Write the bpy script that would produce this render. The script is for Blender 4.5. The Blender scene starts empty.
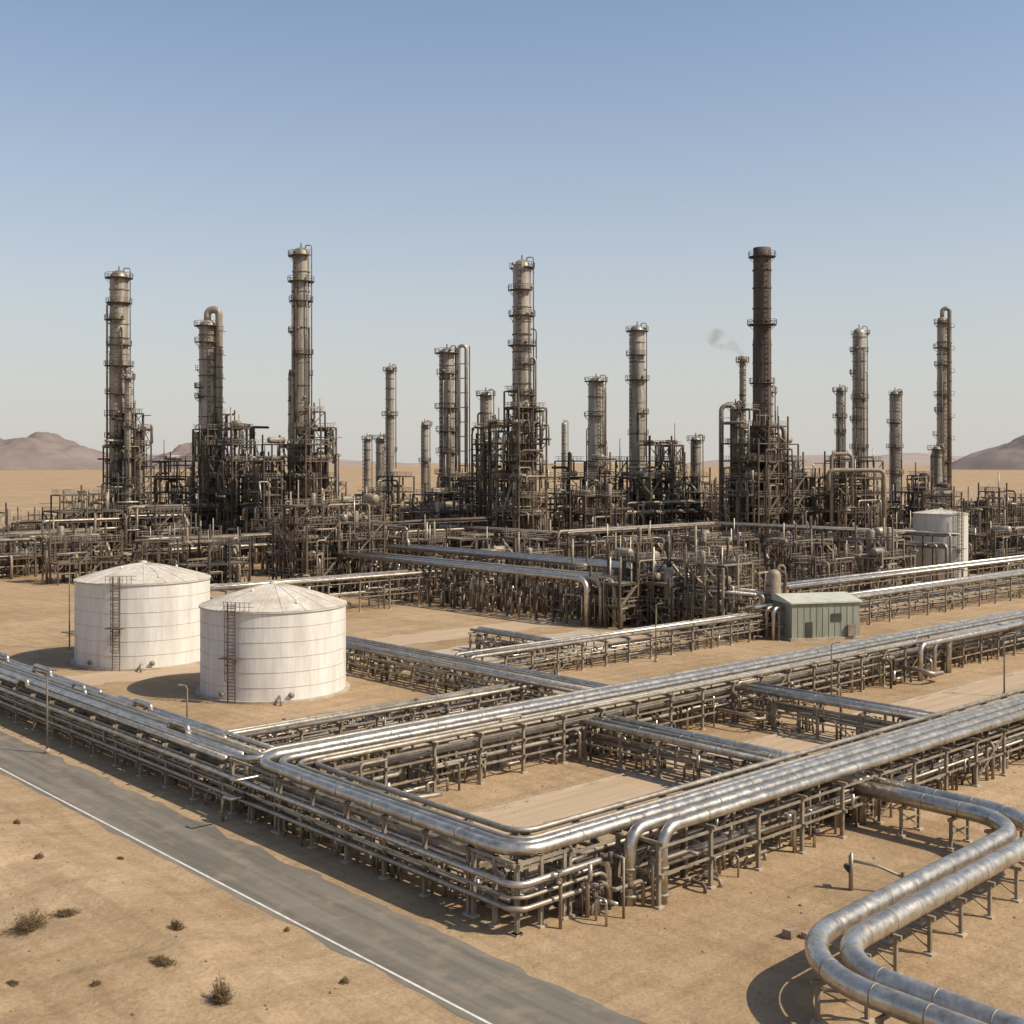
import bpy, math, random
from mathutils import Vector, noise
Z=Vector((0,0,1))
TH=math.radians(42.5)
U=Vector((math.cos(TH),math.sin(TH),0)); W=Vector((-math.sin(TH),math.cos(TH),0))
C0=Vector((0.26,63.4,0))
def P(a,b,h=0.0): return C0+U*a+W*b+Z*h

scene=bpy.context.scene
# ------------------------------------------------------------------ materials
MATS={}
def mat(name,c1,c2,scale=0.5,rough=0.6,metal=0.0,bump=0.0,c3=None,streak=False,rr=0.12,bscale=8.0,grime=0.0):
    m=bpy.data.materials.new(name); m.use_nodes=True
    nt=m.node_tree; N=nt.nodes; L=nt.links
    bs=N['Principled BSDF']
    tc=N.new('ShaderNodeTexCoord')
    mp=N.new('ShaderNodeMapping'); L.new(tc.outputs['Object'],mp.inputs[0])
    if streak: mp.inputs['Scale'].default_value=(1,1,0.12)
    n1=N.new('ShaderNodeTexNoise'); n1.inputs['Scale'].default_value=scale; n1.inputs['Detail'].default_value=8; n1.inputs['Roughness'].default_value=0.65
    L.new(mp.outputs[0],n1.inputs['Vector'])
    r=N.new('ShaderNodeValToRGB'); L.new(n1.outputs[0],r.inputs[0])
    e=r.color_ramp.elements
    e[0].position=0.36; e[0].color=(*c1,1); e[1].position=0.64; e[1].color=(*c2,1)
    if c3:
        x=e.new(0.72); x.color=(*c3,1)
    col=r.outputs[0]
    if grime>0:
        ng=N.new('ShaderNodeTexNoise'); ng.inputs['Scale'].default_value=scale*4.5; ng.inputs['Detail'].default_value=7; ng.inputs['Roughness'].default_value=.75
        L.new(mp.outputs[0],ng.inputs['Vector'])
        rg_=N.new('ShaderNodeValToRGB'); g=rg_.color_ramp.elements; g[0].position=.3; g[0].color=(1-grime,1-grime*1.08,1-grime*1.15,1); g[1].position=.55; g[1].color=(1,1,1,1)
        L.new(ng.outputs[0],rg_.inputs[0])
        mx=N.new('ShaderNodeMix'); mx.data_type='RGBA'; mx.blend_type='MULTIPLY'; mx.inputs[0].default_value=1
        L.new(col,mx.inputs[6]); L.new(rg_.outputs[0],mx.inputs[7]); col=mx.outputs[2]
    L.new(col,bs.inputs['Base Color'])
    bs.inputs['Metallic'].default_value=metal
    n2=N.new('ShaderNodeTexNoise'); n2.inputs['Scale'].default_value=scale*3; n2.inputs['Detail'].default_value=4
    L.new(tc.outputs['Object'],n2.inputs['Vector'])
    mr=N.new('ShaderNodeMapRange'); mr.inputs[1].default_value=0.3; mr.inputs[2].default_value=0.7
    mr.inputs[3].default_value=max(0.05,rough-rr); mr.inputs[4].default_value=min(1,rough+rr)
    L.new(n2.outputs[0],mr.inputs[0]); L.new(mr.outputs[0],bs.inputs['Roughness'])
    if bump>0:
        n3=N.new('ShaderNodeTexNoise'); n3.inputs['Scale'].default_value=bscale; n3.inputs['Detail'].default_value=6
        L.new(tc.outputs['Object'],n3.inputs['Vector'])
        b=N.new('ShaderNodeBump'); b.inputs['Strength'].default_value=bump; b.inputs['Distance'].default_value=0.1
        L.new(n3.outputs[0],b.inputs['Height']); L.new(b.outputs[0],bs.inputs['Normal'])
    MATS[name]=m; return m
mat('clad',(0.43,0.38,0.31),(0.66,0.60,0.51),0.7,0.37,0.85,0.05,grime=.32,bscale=3)
mat('clad_dull',(0.29,0.245,0.185),(0.47,0.41,0.325),0.6,0.48,0.6,0.06,grime=.38)
mat('galv',(0.22,0.18,0.13),(0.38,0.325,0.25),0.8,0.6,0.35,0.1,grime=.3)
mat('post',(0.19,0.15,0.105),(0.33,0.27,0.195),0.9,0.65,0.2,0.1,c3=(0.14,0.085,0.05))
mat('rust',(0.07,0.048,0.032),(0.15,0.105,0.07),0.4,0.8,0.1,0.2)
mat('dark',(0.04,0.033,0.026),(0.09,0.073,0.056),0.4,0.75,0.1,0.1)
mat('tan',(0.22,0.17,0.115),(0.38,0.305,0.22),0.3,0.6,0.1,0.1,grime=.4)
mat('column',(0.20,0.165,0.12),(0.45,0.395,0.31),0.45,0.5,0.3,0.15,c3=(0.17,0.12,0.08),streak=True,grime=.45)
mat('stack',(0.05,0.036,0.028),(0.13,0.092,0.066),0.4,0.7,0.1,0.2,streak=True,grime=.4)
mat('white',(0.60,0.55,0.475),(0.76,0.72,0.65),0.9,0.55,0.0,0.04,c3=(0.66,0.60,0.51),streak=True,grime=.12)
mat('tank_dusty',(0.50,0.45,0.37),(0.66,0.61,0.53),0.6,0.6,0.0,0.04,c3=(0.45,0.38,0.30),streak=True,grime=.2)
mat('roofw',(0.46,0.39,0.30),(0.66,0.60,0.50),0.5,0.6,0.0,0.08,grime=.2)
mat('seam',(0.42,0.36,0.29),(0.6,0.54,0.46),0.8,0.6)
mat('concrete',(0.37,0.295,0.21),(0.49,0.405,0.305),0.4,0.85,0.0,0.2,grime=.25)
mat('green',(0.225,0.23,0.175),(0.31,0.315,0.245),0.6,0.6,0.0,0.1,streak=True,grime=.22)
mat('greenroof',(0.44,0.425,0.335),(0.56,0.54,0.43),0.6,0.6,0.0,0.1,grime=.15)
mat('paint',(0.50,0.46,0.38),(0.72,0.68,0.60),1.5,0.7,0.0,0.0)
mat('twig',(0.10,0.065,0.03),(0.22,0.15,0.07),3,0.9)
mat('rock',(0.22,0.15,0.10),(0.36,0.26,0.18),2,0.9,0,0.4)
mat('hill',(0.155,0.12,0.105),(0.225,0.175,0.15),0.006,0.95,0,0.0)  # distance haze is painted into this paler, greyer base colour
mat('ridge',(0.27,0.21,0.18),(0.34,0.27,0.225),0.002,0.95,0,0.0)  # far hills, also with haze painted into the light base colour

def gridmap(N,L,tc,sx,sy):
    mp=N.new('ShaderNodeMapping'); mp.vector_type='TEXTURE'; mp.inputs['Rotation'].default_value=(0,0,TH); mp.inputs['Scale'].default_value=(sx,sy,1)
    L.new(tc.outputs['Object'],mp.inputs[0]); return mp
def ground_mat():
    m=bpy.data.materials.new('sand'); m.use_nodes=True; nt=m.node_tree; N=nt.nodes; L=nt.links
    bs=N['Principled BSDF']; bs.inputs['Roughness'].default_value=0.95; bs.inputs['Specular IOR Level'].default_value=0.15
    tc=N.new('ShaderNodeTexCoord')
    def nz(s,d=6,rg=0.6,dist=0.0):
        n=N.new('ShaderNodeTexNoise'); n.inputs['Scale'].default_value=s; n.inputs['Detail'].default_value=d; n.inputs['Roughness'].default_value=rg; n.inputs['Distortion'].default_value=dist
        L.new(tc.outputs['Object'],n.inputs['Vector']); return n
    def ramp(n,p0,c0,p1,c1):
        r=N.new('ShaderNodeValToRGB'); e=r.color_ramp.elements; e[0].position=p0;e[0].color=c0;e[1].position=p1;e[1].color=c1
        L.new(n.outputs[0],r.inputs[0]); return r
    def mix(mode,f,a,b):
        x=N.new('ShaderNodeMix'); x.data_type='RGBA'; x.blend_type=mode
        if isinstance(f,float): x.inputs[0].default_value=f
        else: L.new(f,x.inputs[0])
        L.new(a,x.inputs[6]); L.new(b,x.inputs[7]); return x
    big=ramp(nz(0.035,5,0.6,0.5),0.35,(0.36,0.245,0.137,1),0.65,(0.475,0.34,0.207,1))
    med=ramp(nz(0.35,8,0.7,0.3),0.3,(0.80,0.78,0.75,1),0.7,(1.08,1.08,1.08,1))
    fin=ramp(nz(4.0,6,0.75),0.25,(0.70,0.68,0.66,1),0.6,(1.06,1.06,1.06,1))
    x=mix('MULTIPLY',1.0,big.outputs[0],med.outputs[0]); x=mix('MULTIPLY',1.0,x.outputs[2],fin.outputs[0])
    for (sx,sy,s) in ((18,1,.9),(1,16,1.1)):
        mp=gridmap(N,L,tc,sx,sy)
        ns=N.new('ShaderNodeTexNoise'); ns.inputs['Scale'].default_value=s; ns.inputs['Detail'].default_value=5; L.new(mp.outputs[0],ns.inputs['Vector'])
        st=ramp(ns,0.36,(0.82,0.80,0.77,1),0.52,(1.03,1.03,1.03,1)); x=mix('MULTIPLY',0.55,x.outputs[2],st.outputs[0])
    v=N.new('ShaderNodeTexVoronoi'); v.inputs['Scale'].default_value=1.6; L.new(tc.outputs['Object'],v.inputs['Vector'])
    vr=N.new('ShaderNodeValToRGB'); e=vr.color_ramp.elements; e[0].position=0.05; e[0].color=(0.55,0.5,0.45,1); e[1].position=0.11; e[1].color=(1,1,1,1)
    L.new(v.outputs[0],vr.inputs[0]); x=mix('MULTIPLY',0.7,x.outputs[2],vr.outputs[0])
    L.new(x.outputs[2],bs.inputs['Base Color'])
    nb=nz(1.1,10,0.7); b=N.new('ShaderNodeBump'); b.inputs['Strength'].default_value=0.6; b.inputs['Distance'].default_value=0.35
    L.new(nb.outputs[0],b.inputs['Height']); L.new(b.outputs[0],bs.inputs['Normal'])
    MATS['sand']=m
ground_mat()
def road_mat(name,ca,cb,cs,f0,f1,sx,sy):
    m=bpy.data.materials.new(name); m.use_nodes=True; nt=m.node_tree; N=nt.nodes; L=nt.links
    bs=N['Principled BSDF']; bs.inputs['Roughness'].default_value=0.9; bs.inputs['Specular IOR Level'].default_value=0.2
    tc=N.new('ShaderNodeTexCoord'); mp=gridmap(N,L,tc,sx,sy)
    n=N.new('ShaderNodeTexNoise'); n.inputs['Scale'].default_value=1.3; n.inputs['Detail'].default_value=6; L.new(mp.outputs[0],n.inputs['Vector'])
    r=N.new('ShaderNodeValToRGB'); e=r.color_ramp.elements; e[0].position=0.35; e[0].color=(*ca,1); e[1].position=0.65; e[1].color=(*cb,1); L.new(n.outputs[0],r.inputs[0])
    n2=N.new('ShaderNodeTexNoise'); n2.inputs['Scale'].default_value=0.45; n2.inputs['Detail'].default_value=9; n2.inputs['Roughness'].default_value=0.7; L.new(tc.outputs['Object'],n2.inputs['Vector'])
    r2=N.new('ShaderNodeValToRGB'); e=r2.color_ramp.elements; e[0].position=f0; e[0].color=(0,0,0,1); e[1].position=f1; e[1].color=(1,1,1,1); L.new(n2.outputs[0],r2.inputs[0])
    x=N.new('ShaderNodeMix'); x.data_type='RGBA'; L.new(r2.outputs[0],x.inputs[0]); L.new(r.outputs[0],x.inputs[6]); x.inputs[7].default_value=(*cs,1)
    L.new(x.outputs[2],bs.inputs['Base Color'])
    n3=N.new('ShaderNodeTexNoise'); n3.inputs['Scale'].default_value=20; L.new(tc.outputs['Object'],n3.inputs['Vector'])
    b=N.new('ShaderNodeBump'); b.inputs['Strength'].default_value=0.3; b.inputs['Distance'].default_value=0.02; L.new(n3.outputs[0],b.inputs['Height']); L.new(b.outputs[0],bs.inputs['Normal'])
    MATS[name]=m
road_mat('asphalt',(0.135,0.118,0.095),(0.20,0.175,0.14),(0.33,0.25,0.165),0.5,0.85,1,25)
road_mat('dirtroad',(0.38,0.275,0.175),(0.50,0.375,0.25),(0.43,0.31,0.195),0.4,0.7,25,1)

# ------------------------------------------------------------------ mesh builder
class MB:
    def __init__(s,name): s.name=name; s.V=[]; s.F=[]; s.M=[]; s.S=[]; s.mats=[]
    def mi(s,m):
        if m not in s.mats: s.mats.append(m)
        return s.mats.index(m)
    def add(s,vs,fs,m,smooth=False):
        o=len(s.V); s.V.extend(vs); k=s.mi(m)
        for f in fs: s.F.append([i+o for i in f]); s.M.append(k); s.S.append(smooth)
    def done(s,parent=None):
        xs=[v[0] for v in s.V]; ys=[v[1] for v in s.V]; zs=[v[2] for v in s.V]
        c=Vector(((min(xs)+max(xs))/2,(min(ys)+max(ys))/2,min(zs)))
        me=bpy.data.meshes.new(s.name)
        me.from_pydata([(v[0]-c.x,v[1]-c.y,v[2]-c.z) for v in s.V],[],s.F)
        for m in s.mats: me.materials.append(MATS[m])
        me.polygons.foreach_set('material_index',s.M); me.polygons.foreach_set('use_smooth',s.S)
        me.update()
        o=bpy.data.objects.new(s.name,me); o.location=c; scene.collection.objects.link(o)
        return o
BF=[(0,1,2,3),(7,6,5,4),(0,4,5,1),(1,5,6,2),(2,6,7,3),(3,7,4,0)]
def beam(mb,p,q,w,h,m):
    d=q-p
    if d.length<1e-4: return
    d.normalize()
    if abs(d.z)>0.99: s=U; t=W
    else:
        s=d.cross(Z).normalized(); t=s.cross(d)
    s=s*(w/2); t=t*(h/2)
    mb.add([p-s-t,p+s-t,p+s+t,p-s+t,q-s-t,q+s-t,q+s+t,q-s+t],BF,m)
def fillet(pts,R,n):
    out=[pts[0]]
    for i in range(1,len(pts)-1):
        p=pts[i]; a=pts[i-1]-p; b=pts[i+1]-p; la=a.length; lb=b.length
        if la<1e-4 or lb<1e-4: continue
        a=a/la; b=b/lb; ang=a.angle(b,math.pi)
        if ang>3.05 or ang<0.05: out.append(p); continue
        d=min(R/math.tan(ang/2),la*0.48,lb*0.48)
        A=p+a*d; B=p+b*d; k=0.5523
        c1=A-a*d*k; c2=B-b*d*k
        for j in range(n+1):
            t=j/n; u=1-t
            out.append(A*(u**3)+c1*(3*u*u*t)+c2*(3*u*t*t)+B*(t**3))
    out.append(pts[-1]); return out
def tube(mb,pts,r,seg,m,R=0,n=5,caps=True):
    if R>0: pts=fillet(pts,R,n)
    q=[pts[0]]
    for p in pts[1:]:
        if (p-q[-1]).length>1e-3: q.append(p)
    rl=r if isinstance(r,list) and len(r)==len(q) else None
    if isinstance(r,list) and rl is None: r=r[0]
    pts=q
    if len(pts)<2: return
    vs=[];fs=[]
    t=(pts[1]-pts[0]).normalized()
    ref=Z if abs(t.z)<0.9 else U
    nrm=t.cross(ref).normalized()
    for i,p in enumerate(pts):
        if i==0: t=(pts[1]-p)
        elif i==len(pts)-1: t=(p-pts[i-1])
        else: t=(pts[i+1]-p).normalized()+(p-pts[i-1]).normalized()
        t.normalize()
        nrm=nrm-t*nrm.dot(t)
        nrm.normalize(); bn=t.cross(nrm)
        rr=rl[i] if rl else r
        for j in range(seg):
            a=2*math.pi*j/seg
            vs.append(p+nrm*(rr*math.cos(a))+bn*(rr*math.sin(a)))
    for i in range(len(pts)-1):
        for j in range(seg):
            k=(j+1)%seg
            fs.append((i*seg+j,i*seg+k,(i+1)*seg+k,(i+1)*seg+j))
    if caps:
        fs.append(tuple(range(seg-1,-1,-1))); o=(len(pts)-1)*seg; fs.append(tuple(range(o,o+seg)))
    mb.add(vs,fs,m,True)
def drum(mb,p,q,r,m,seg=12):
    d=(q-p).normalized()
    pts=[p-d*r*.45,p-d*r*.36,p-d*r*.2,p,q,q+d*r*.2,q+d*r*.36,q+d*r*.45]
    tube(mb,pts,[r*.05,r*.55,r*.87,r,r,r*.87,r*.55,r*.05],seg,m)
def rev(mb,c,prof,seg,m,smooth=True):
    vs=[];fs=[]
    for (r,z) in prof:
        for j in range(seg):
            a=2*math.pi*j/seg; vs.append(Vector((c.x+r*math.cos(a),c.y+r*math.sin(a),c.z+z)))
    for i in range(len(prof)-1):
        for j in range(seg):
            k=(j+1)%seg; fs.append((i*seg+j,i*seg+k,(i+1)*seg+k,(i+1)*seg+j))
    mb.add(vs,fs,m,smooth)
def ring(mb,c,z,r0,r1,t,m,seg=20):
    rev(mb,c,[(r0,z),(r1,z),(r1,z+t),(r0,z+t),(r0,z)],seg,m,False)

# ------------------------------------------------------------------ ground
def axis(a,b,step,lo,hi,g):
    v=[a+i*step for i in range(int((b-a)/step)+1)]
    s=step;x=v[-1]
    while x<hi: s*=g; x+=s; v.append(x)
    s=step;x=v[0];pre=[]
    while x>lo: s*=g; x-=s; pre.append(x)
    return pre[::-1]+v
def gh(x,y):
    d=(x-C0.x)*U.x+(y-C0.y)*U.y
    h=0
    if d<-8.6:
        k=min(1,(-8.6-d)/7)
        h=k*k*(3-2*k)*(0.9+1.5*noise.noise(Vector((x*.07,y*.07,3)))+0.35*noise.noise(Vector((x*.35,y*.35,1)))+0.12*noise.noise(Vector((x*.9,y*.9,5))))
    return h
xs=axis(-60,60,.8,-15000,15000,1.22); ys=axis(20,112,.8,-3000,25000,1.22)
mb=MB('ground')
vs=[Vector((x,y,gh(x,y))) for y in ys for x in xs]; nx=len(xs)
fs=[(j*nx+i,j*nx+i+1,(j+1)*nx+i+1,(j+1)*nx+i) for j in range(len(ys)-1) for i in range(nx-1)]
mb.add(vs,fs,'sand',True)
me=bpy.data.meshes.new('ground'); me.from_pydata(mb.V,[],mb.F); me.materials.append(MATS['sand'])
me.polygons.foreach_set('use_smooth',[True]*len(mb.F))
scene.collection.objects.link(bpy.data.objects.new('ground',me))
def strip(name,a0,a1,b0,b1,z,m,nn=60,wob=0.0,axis='b'):
    mb=MB(name); vs=[];fs=[]
    for i in range(nn+1):
        t=i/nn
        if axis=='b':
            b=b0+(b1-b0)*t; w1=wob*noise.noise(Vector((b*.3,1,0))); w2=wob*(noise.noise(Vector((b*.3,7,0)))+.6*noise.noise(Vector((b*1.1,7,0))))
            vs+= [P(a0+w1,b,z),P(a1+w2,b,z)]
        else:
            a=a0+(a1-a0)*t; w1=wob*noise.noise(Vector((a*.3,1,0))); w2=wob*(noise.noise(Vector((a*.3,7,0)))+.6*noise.noise(Vector((a*1.1,7,0))))
            vs+= [P(a,b1+w1,z),P(a,b0+w2,z)]
    for i in range(nn): fs.append((2*i,2*i+1,2*i+3,2*i+2))
    mb.add(vs,fs,m); return mb.done()
strip('access_road',-8.1,-2.7,-60,400,0.006,'asphalt',460,0.5)
strip('road_edge_line',-7.75,-7.6,-60,400,0.011,'paint',200,0.0)
strip('service_road',4.5,190,12.8,17.9,0.006,'dirtroad',300,1.1,axis='a')
mb=MB('road_kerb'); beam(mb,P(5,18.05,0.05),P(190,18.05,0.05),0.22,0.14,'concrete'); mb.done()
strip('service_road',50,190,35,41,0.006,'dirtroad',200,1.2,axis='a')
strip('service_road',-2,92,84,92,0.006,'dirtroad',200,1.2,axis='a')
for (a0,a1,b0,b1) in [(48,86,62,78),(110,150,32.5,34.7)]:
    strip('concrete_yard',a0,a1,b0,b1,0.012,'concrete',90,0.9,axis='a')

# ------------------------------------------------------------------ hills
def hill(cx,cy,rx,ry,h,seed,m,nn=70):
    mb=MB('hill'); vs=[];fs=[]
    for j in range(nn+1):
        for i in range(nn+1):
            u=i/nn*2-1; v=j/nn*2-1
            e=max(0,1-(u*u+v*v)); n=noise.fractal(Vector((u*2.2+seed,v*2.2,seed)),1.0,2.0,6)
            z=h*(e**1.1)*(0.85+0.45*n)-3
            vs.append(Vector((cx+u*rx,cy+v*ry,z)))
    for j in range(nn):
        for i in range(nn):
            k=j*(nn+1)+i; fs.append((k,k+1,k+nn+2,k+nn+1))
    mb.add(vs,fs,m,True)
    ob=mb.done(); ob.name='hill'; return ob
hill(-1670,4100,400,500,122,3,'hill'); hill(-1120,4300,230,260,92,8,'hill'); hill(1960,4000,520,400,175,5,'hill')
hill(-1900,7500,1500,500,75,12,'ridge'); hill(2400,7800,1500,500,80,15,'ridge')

# ------------------------------------------------------------------ racks
def rack(mb,ax,t0,t1,cs,levels,sp=4.2,pm='post',pw=0.22,pad=True,rng=None):
    pt=(lambda t,c,h:P(t,c,h)) if ax=='a' else (lambda t,c,h:P(c,t,h))
    n=max(1,round((t1-t0)/sp)); top=levels[-1]
    for i in range(n+1):
        t=t0+(t1-t0)*i/n
        for c in cs:
            beam(mb,pt(t,c,0),pt(t,c,top+0.1),pw,pw,pm)
            if pad: beam(mb,pt(t,c,-.05),pt(t,c,0.12),0.5,0.5,'concrete')
        for l in levels:
            beam(mb,pt(t,cs[0]-.35,l),pt(t,cs[-1]+.35,l),0.17,0.2,pm)
        if i<n and rng and rng.random()<0.3:
            t2=t0+(t1-t0)*(i+1)/n; c=rng.choice([cs[0],cs[-1]])
            beam(mb,pt(t,c,0.3),pt(t2,c,top-.3),0.09,0.09,pm)
    for l in levels[:-1]+[levels[-1]-.25]:
        for c in (cs[0],cs[-1]): beam(mb,pt(t0,c,l-.02),pt(t1,c,l-.02),0.11,0.14,pm)
def fill(mb,ax,t0,t1,c0,c1,level,n,r0,r1,rng,seg=8,mats=('clad','clad_dull','galv','clad_dull'),full=0.6):
    pt=(lambda t,c,h:P(t,c,h)) if ax=='a' else (lambda t,c,h:P(c,t,h))
    for i in range(n):
        c=c0+(c1-c0)*(i+.5)/n+rng.uniform(-.05,.05); r=rng.uniform(r0,r1); h=level+.12+r
        if rng.random()<full: a,b=t0,t1
        else:
            a=rng.uniform(t0,t0+(t1-t0)*.6); b=min(t1,a+rng.uniform(.25,.7)*(t1-t0))
        pts=[pt(a,c,h),pt(b,c,h)]
        if a>t0+.1: pts=[pt(a,c,0)]+pts
        if b<t1-.1: pts=pts+[pt(b,c,0)]
        if b-a>14:
            ks=sorted(rng.uniform(a+4,b-8) for _ in range(int((b-a)/35)+rng.randint(0,1)))
            last=a+2; ins=[]
            for s in ks:
                if s<last+6: continue
                dh=rng.choice([.5,-.45,.7]); w_=rng.choice([2.2,3,4])
                ins+=[pt(s,c,h),pt(s,c,h+dh),pt(s+w_,c,h+dh),pt(s+w_,c,h)]; last=s+w_
            k=len(pts)-1 if b>=t1-.1 else len(pts)-2
            pts=pts[:k]+ins+pts[k:]
        tube(mb,pts,r,seg,rng.choice(mats),R=r*2.2,n=4)
def bands(mb,ax,t0,t1,c,h,r,m,step=4.2):
    pt=(lambda t,c,h:P(t,c,h)) if ax=='a' else (lambda t,c,h:P(c,t,h))
    t=t0+step/2
    while t<t1:
        tube(mb,[pt(t-.05,c,h),pt(t+.05,c,h)],r*1.05,14,m); t+=step
def clutter(mb,ax,t0,t1,c0,c1,hmax,n,rng,r0=.06,r1=.14):
    pt=(lambda t,c,h:P(t,c,h)) if ax=='a' else (lambda t,c,h:P(c,t,h))
    for i in range(n):
        t=rng.uniform(t0,t1); c=rng.uniform(c0,c1); h=rng.uniform(.4,hmax)
        pts=[pt(t,c,0),pt(t,c,h)]
        t2=t+rng.uniform(-3,3); pts.append(pt(t2,c,h))
        c2=c+rng.uniform(-1.2,1.2); pts.append(pt(t2,c2,h))
        if rng.random()<.7: pts.append(pt(t2,c2,0 if rng.random()<.5 else min(hmax,h+1)))
        r=rng.uniform(r0,r1)
        tube(mb,pts,r,7,rng.choice(['galv','clad_dull','post','rust','clad']),R=r*2.5,n=3)
        if rng.random()<.4:
            c_=pt((t+t2)/2,c,h); tube(mb,[c_-Z*.16,c_+Z*.16],r*2.1,8,'rust'); tube(mb,[c_+Z*.1,c_+Z*.55],.04,6,'post'); tube(mb,[c_+Z*.52,c_+Z*.57],.2,10,'rust')

rng=random.Random(11)
BB=27.4
mb=MB('pipe_rack')   # A front + left
rack(mb,'b',0,BB,[0,1.75,3.5],[1.2,2.5,3.7],rng=rng,sp=3.9)
rack(mb,'b',30.5,150,[-0.3,2.2,4.7],[1.1,2.3,3.3],rng=rng,sp=4.4)
fill(mb,'b',1,150,0.1,3.4,1.2,6,.08,.17,rng,full=.5)
fill(mb,'b',4,150,0.1,3.4,2.5,7,.08,.22,rng,full=.75)
fill(mb,'b',31,150,-.2,4.6,3.3,7,.10,.27,rng,seg=10,full=.65,mats=('clad','clad_dull','clad','galv'))
clutter(mb,'b',1,60,0.3,3.4,2.6,110,rng)
clutter(mb,'b',60,120,0.3,4.4,2.6,60,rng)
for h,o,r,ea in [(2.75,-.45,.19,60),(1.45,-.42,.15,34),(2.05,-.4,.1,22)]:
    tube(mb,[P(o,140,h),P(o,-.45,h),P(6.6,-.45,h),P(6.6,-.45,.0)],r,10,'clad_dull' if r<.18 else 'clad',R=.9,n=6)
mb.done()
mb=MB('pipe_rack')   # B
rack(mb,'a',0,215,[24.0,27.0,29.8],[1.4,2.7,3.8],rng=rng,sp=4.6)
fill(mb,'a',1,215,24.2,29.6,1.4,8,.08,.2,rng,full=.35)
fill(mb,'a',1,215,24.2,29.6,2.7,8,.1,.26,rng,full=.5)
fill(mb,'a',1,215,24.2,26.0,3.8,3,.09,.18,rng,full=.4,mats=('clad_dull','galv'))
clutter(mb,'a',0,110,23.3,30.5,3.6,240,rng,.06,.16)
for (b,s,r) in [(28.4,0,.24),(29.4,2,.17)]:
    tube(mb,[P(.6+s*.6,150,3.9),P(.6+s*.6,b,3.9),P(3,b,4.15),P(215,b,4.15)],r,12,'clad' if s==0 else 'clad_dull',R=1.6,n=6)
for a,r in [(84,.3),(87.5,.24),(91.3,.33),(112,.3),(116,.26)]:
    tube(mb,[P(a,23+ (a%3)*.3,0),P(a,23+(a%3)*.3,4.1),P(a+22,23+(a%3)*.3,4.1),P(a+22,24.5,4.1)],r,12,'clad',R=1.1,n=6)
for a,b,r in [(7.5,21.5,.2),(8.6,21.3,.16),(48,20.5,.16),(82,21.5,.25),(60,22,.15)]:
    tube(mb,[P(a,24.6,1.6),P(a,b+.3,1.6),P(a+.2,b-.8,1.3),P(a+3.2,b-.8,1.1),P(a+3.4,b+.6,.7),P(a+3.4,24.6,.5)],r,12,'clad_dull',R=1.3,n=7)
mb.done()
mb=MB('pipe_rack')   # C
rack(mb,'a',0,130,[0,1.75,3.5],[1.2,2.5,3.7],rng=rng,sp=3.9)
rack(mb,'a',8.5,130,[-2.5,-.6],[1.8,3.6],rng=rng,sp=4.6,pad=True)
fill(mb,'a',1,130,0.1,3.4,1.2,6,.08,.17,rng,full=.4)
fill(mb,'a',4,130,0.1,3.4,2.5,7,.08,.22,rng,full=.6)
fill(mb,'a',9,130,-2.3,-.6,1.8,3,.10,.18,rng,full=.6)
clutter(mb,'a',2,90,-2.4,3.6,3.3,220,rng)
for b,a,r in [(-1.05,7.7,.36),(-2.15,9.2,.34)]:
    tube(mb,[P(a,b,0),P(a,b,4.2),P(130,b,4.2)],r,16,'clad',R=1.2,n=8)
    bands(mb,'a',a+2,130,b,4.2,r,'galv',4.0)
    tube(mb,[P(a,b,.45),P(a,b,.6)],r*1.35,14,'galv'); tube(mb,[P(a,b,2.0),P(a,b,2.12)],r*1.25,14,'galv')
for o,r in [(0.15,.34),(1.15,.25),(2.1,.15),(3.1,.18)]:
    h=3.84+r; m='clad' if o<1.9 else 'clad_dull'
    tube(mb,[P(215,BB-o,h+.1),P(5.0,BB-o,h+.1),P(o,BB-o,h+.1),P(o,BB-6,h),P(o,o,h),P(130,o,h)],r,16,m,R=2.2-min(o,1.6)*.5,n=9)
    if o<2: bands(mb,'b',3,22,o,h,r,'galv',3.9); bands(mb,'a',3,100,o,h,r,'galv',3.9); bands(mb,'a',5,120,BB-o,h+.1,r,'galv',4.6)
mb.done()
def simple_rack(ax,t0,t1,c0,c1,levels,spec,seed,cl=20,sp=4.2,fillmats=('clad','clad_dull','galv'),nlow=5):
    rg=random.Random(seed); mb=MB('pipe_rack')
    rack(mb,ax,t0,t1,[c0,c1],levels,sp=sp,rng=rg)
    for l in levels[:-1]: fill(mb,ax,t0,t1,c0+.1,c1-.1,l,nlow,.08,.18,rg,mats=fillmats)
    pt=(lambda t,c,h:P(t,c,h)) if ax=='a' else (lambda t,c,h:P(c,t,h))
    n=len(spec)
    for i,r in enumerate(spec):
        c=c0+(c1-c0)*(i+.5)/n; h=levels[-1]+.12+r
        e0=rg.uniform(0,1.5); e1=rg.uniform(0,1.5)
        pts=[pt(t0-e0,c,h),pt(t1+e1,c,h)]
        if rg.random()<.5: pts=[pt(t0-e0,c,0)]+pts
        if rg.random()<.5: pts=pts+[pt(t1+e1,c,0)]
        tube(mb,pts,r,12,'clad' if r>.2 and rg.random()<.7 else 'clad_dull',R=r*2.4)
        bands(mb,ax,t0,t1,c,h,r,'galv',sp)
    clutter(mb,ax,t0,t1,c0,c1,levels[-1],cl,rg)
    mb.done()
simple_rack('b',-0.5,23.6,29.6,33.6,[1.4,2.7],[.27,.3,.2,.3,.2],1,40)
simple_rack('b',1,23.6,50.3,54.2,[1.5,3.0],[.2,.27,.2,.2],2,35)
simple_rack('b',30,80,38.8,43.8,[1.2,2.6],[.2,.28,.2,.2,.26],3,60)
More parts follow.
